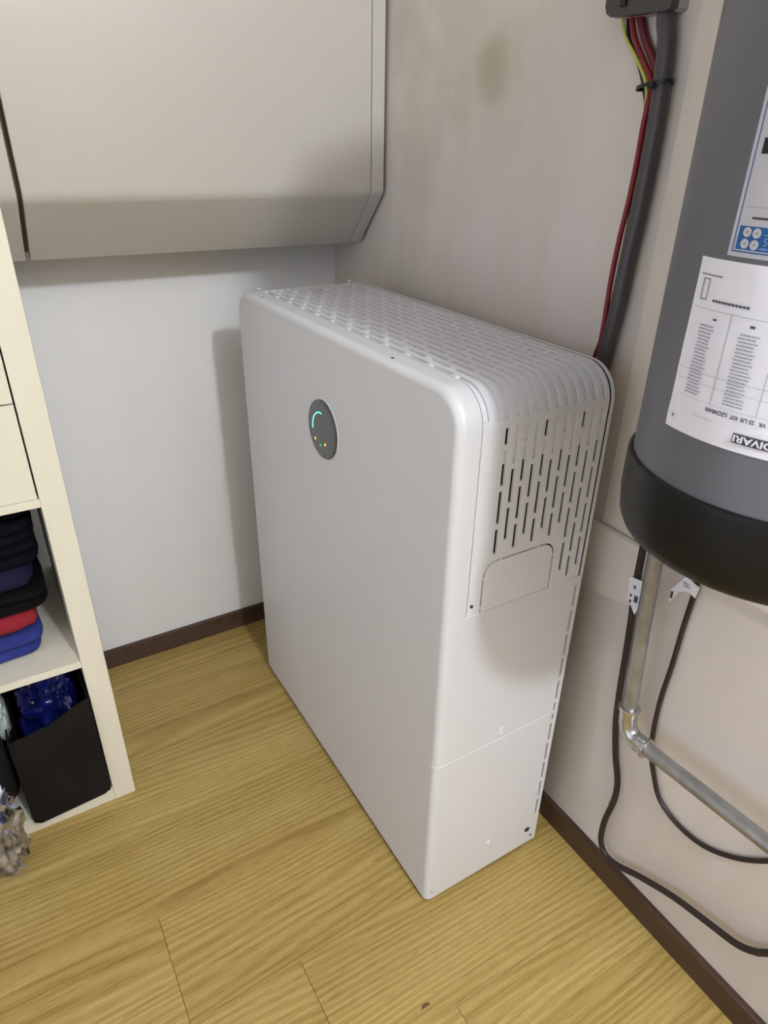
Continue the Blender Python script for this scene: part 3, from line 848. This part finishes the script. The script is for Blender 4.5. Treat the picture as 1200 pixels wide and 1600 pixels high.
flag_tag(t, [(-.0115, -1.143, .700), (-.0115, -1.156, .696), (-.0115, -1.158, .716), (-.0125, -1.134, .722), (-.016, -1.118, .690), (-.016, -1.120, .668), (-.0135, -1.131, .694)], .0007,
         [(-1.120, -1.124, .678, .690, -.0175), (-1.133, -1.145, .7125, .7135, -.0155), (-1.135, -1.146, .708, .709, -.0155)])
settle(t)
tag(tube('cream_cable', [(-.004, -1.045, .93), (-.004, -1.054, .72), (-.004, -1.064, .60), (-.004, -1.074, .50), (-.004, -1.078, .44), (-.004, -1.078, .38), (-.004, -1.087, .321), (-.004, -1.102, .271), (-.004, -1.105, .224), (-.004, -1.100, .19)], .0028, M['wcable']),
    'thin cream cable on the wall between thick black cable and steel pipe', 'cable')

# junction box at the top and the cable bundle under it
J = thing('junction_box', 'dark grey junction box on the right wall above the cable bundle', 'box', (-.015, -.89, 1.416))
bm = bmesh.new()
ol = [(-.836, 1.52), (-.836, 1.432), (-.8395, 1.424), (-.847, 1.4195), (-.936, 1.4165), (-.9405, 1.420), (-.9405, 1.52)]
loft(bm, [[(x, y, z) for y, z in ol] for x in (-.018, -.029, -.031)])
obj('lid', bm, M['jb'], J)
bm = bmesh.new()
loft(bm, [[(x, y, z) for y, z in ol] for x in (0, -.0175)])
obj('base', bm, M['jbs'], J)
box('latch', (-.0345, -.862, 1.428), (-.0305, -.872, 1.50), M['blk2'], J, bev=.0015)
settle(J)
t = tube('grey_conduit', [(-.014, -.922, 1.430), (-.016, -.924, 1.410), (-.016, -.93, 1.391), (-.016, -.934, 1.358), (-.016, -.936, 1.324), (-.016, -.937, 1.281), (-.016, -.936, 1.229), (-.016, -.934, 1.182), (-.016, -.93, 1.132), (-.016, -.927, 1.07), (-.016, -.921, 1.013), (-.016, -.918, .982), (-.016, -.90, .88), (-.016, -.88, .75)], .0112, M['conduit'], seg=20)
tag(t, 'thick dark grey conduit running from the junction box down behind the battery', 'conduit')
tag(tube('red_cable', [(-.012, -.862, 1.428), (-.012, -.876, 1.396), (-.012, -.899, 1.367), (-.013, -.916, 1.345), (-.020, -.9215, 1.317), (-.020, -.9205, 1.296), (-.014, -.915, 1.259), (-.012, -.911, 1.212), (-.012, -.906, 1.163), (-.012, -.903, 1.11), (-.012, -.903, 1.065), (-.012, -.903, 1.022), (-.014, -.90, .93)], .0036, M['red']),
    'bright red cable, longest visible in the bundle beside the conduit', 'cable')
tag(tube('dark_red_cable', [(-.007, -.8705, 1.428), (-.007, -.889, 1.395), (-.007, -.910, 1.368), (-.010, -.9245, 1.345), (-.006, -.926, 1.317), (-.005, -.924, 1.285), (-.005, -.92, 1.2), (-.005, -.915, 1.0)], .0052, M['red2']),
    'dark red cable closest to the conduit above the cable tie', 'cable')
yg = thing('earth_cable', 'thin yellow and green earth cable at the outer side of the bundle', 'cable', (-.012, -.85, 1.42))
yp = [(-.012, -.848, 1.428), (-.012, -.859, 1.401), (-.012, -.883, 1.375), (-.014, -.903, 1.353), (-.014, -.9115, 1.335), (-.013, -.9145, 1.31), (-.010, -.9145, 1.285), (-.006, -.913, 1.249), (-.005, -.9135, 1.208), (-.005, -.9115, 1.171), (-.005, -.911, 1.133), (-.005, -.910, 1.094), (-.005, -.909, 1.048)]
tube('yellow_stripe', yp, .0021, M['yel'], yg)
tube('green_stripe', [(x+.0006, y+.0014, z) for x, y, z in yp], .0014, M['grn'], yg)
settle(yg)
tag(tube('thin_black_wire', [(-.006, -.852, 1.428), (-.006, -.861, 1.398), (-.006, -.884, 1.368), (-.006, -.900, 1.339), (-.004, -.9065, 1.311), (-.003, -.909, 1.228), (-.003, -.908, 1.137), (-.006, -.905, 1.064), (-.008, -.898, 1.015), (-.010, -.892, .981), (-.012, -.885, .90)], .0024, M['blk2']),
    'thin black wire behind the red cable, widening the bundle near the battery', 'wire')
bm = bmesh.new(); n = 40
ctr = Vector((-.0165, -.925, 1.3425))
loops = []
for k in range(n):
    a = 2*PI*k/n
    p = Vector((ctr.x+.0150*math.cos(a), ctr.y+.0245*math.sin(a)+.0005, ctr.z+.006*math.sin(a)*-.6))
    loops.append(p)
R1 = [[bm.verts.new(p+Vector((dx*math.cos(2*PI*k/n), dx*math.sin(2*PI*k/n), dz))) for k, p in enumerate(loops)] for dx, dz in ((0, -.0022), (.0012, -.0022), (.0012, .0022), (0, .0022))]
for i in range(4):
    a, b = R1[i], R1[(i+1) % 4]
    for k in range(n): bm.faces.new((a[k], a[(k+1) % n], b[(k+1) % n], b[k]))
add_box(bm, (-.037, -.938, 1.337), (-.030, -.930, 1.345), .001)
tag(obj('cable_tie', bm, M['blk2']), 'black cable tie holding the cables against the conduit', 'cable tie')

bm = bmesh.new(); lathe(bm, [(.05, 2.499), (.07, 2.495), (.07, 2.485), (.045, 2.47), (.02, 2.45), (.018, 2.44)], (-.37, -2.80), 32)
tag(obj('ceiling_lamp', bm, M['lampwhite']), 'white ceiling lamp holder behind the camera', 'lamp')
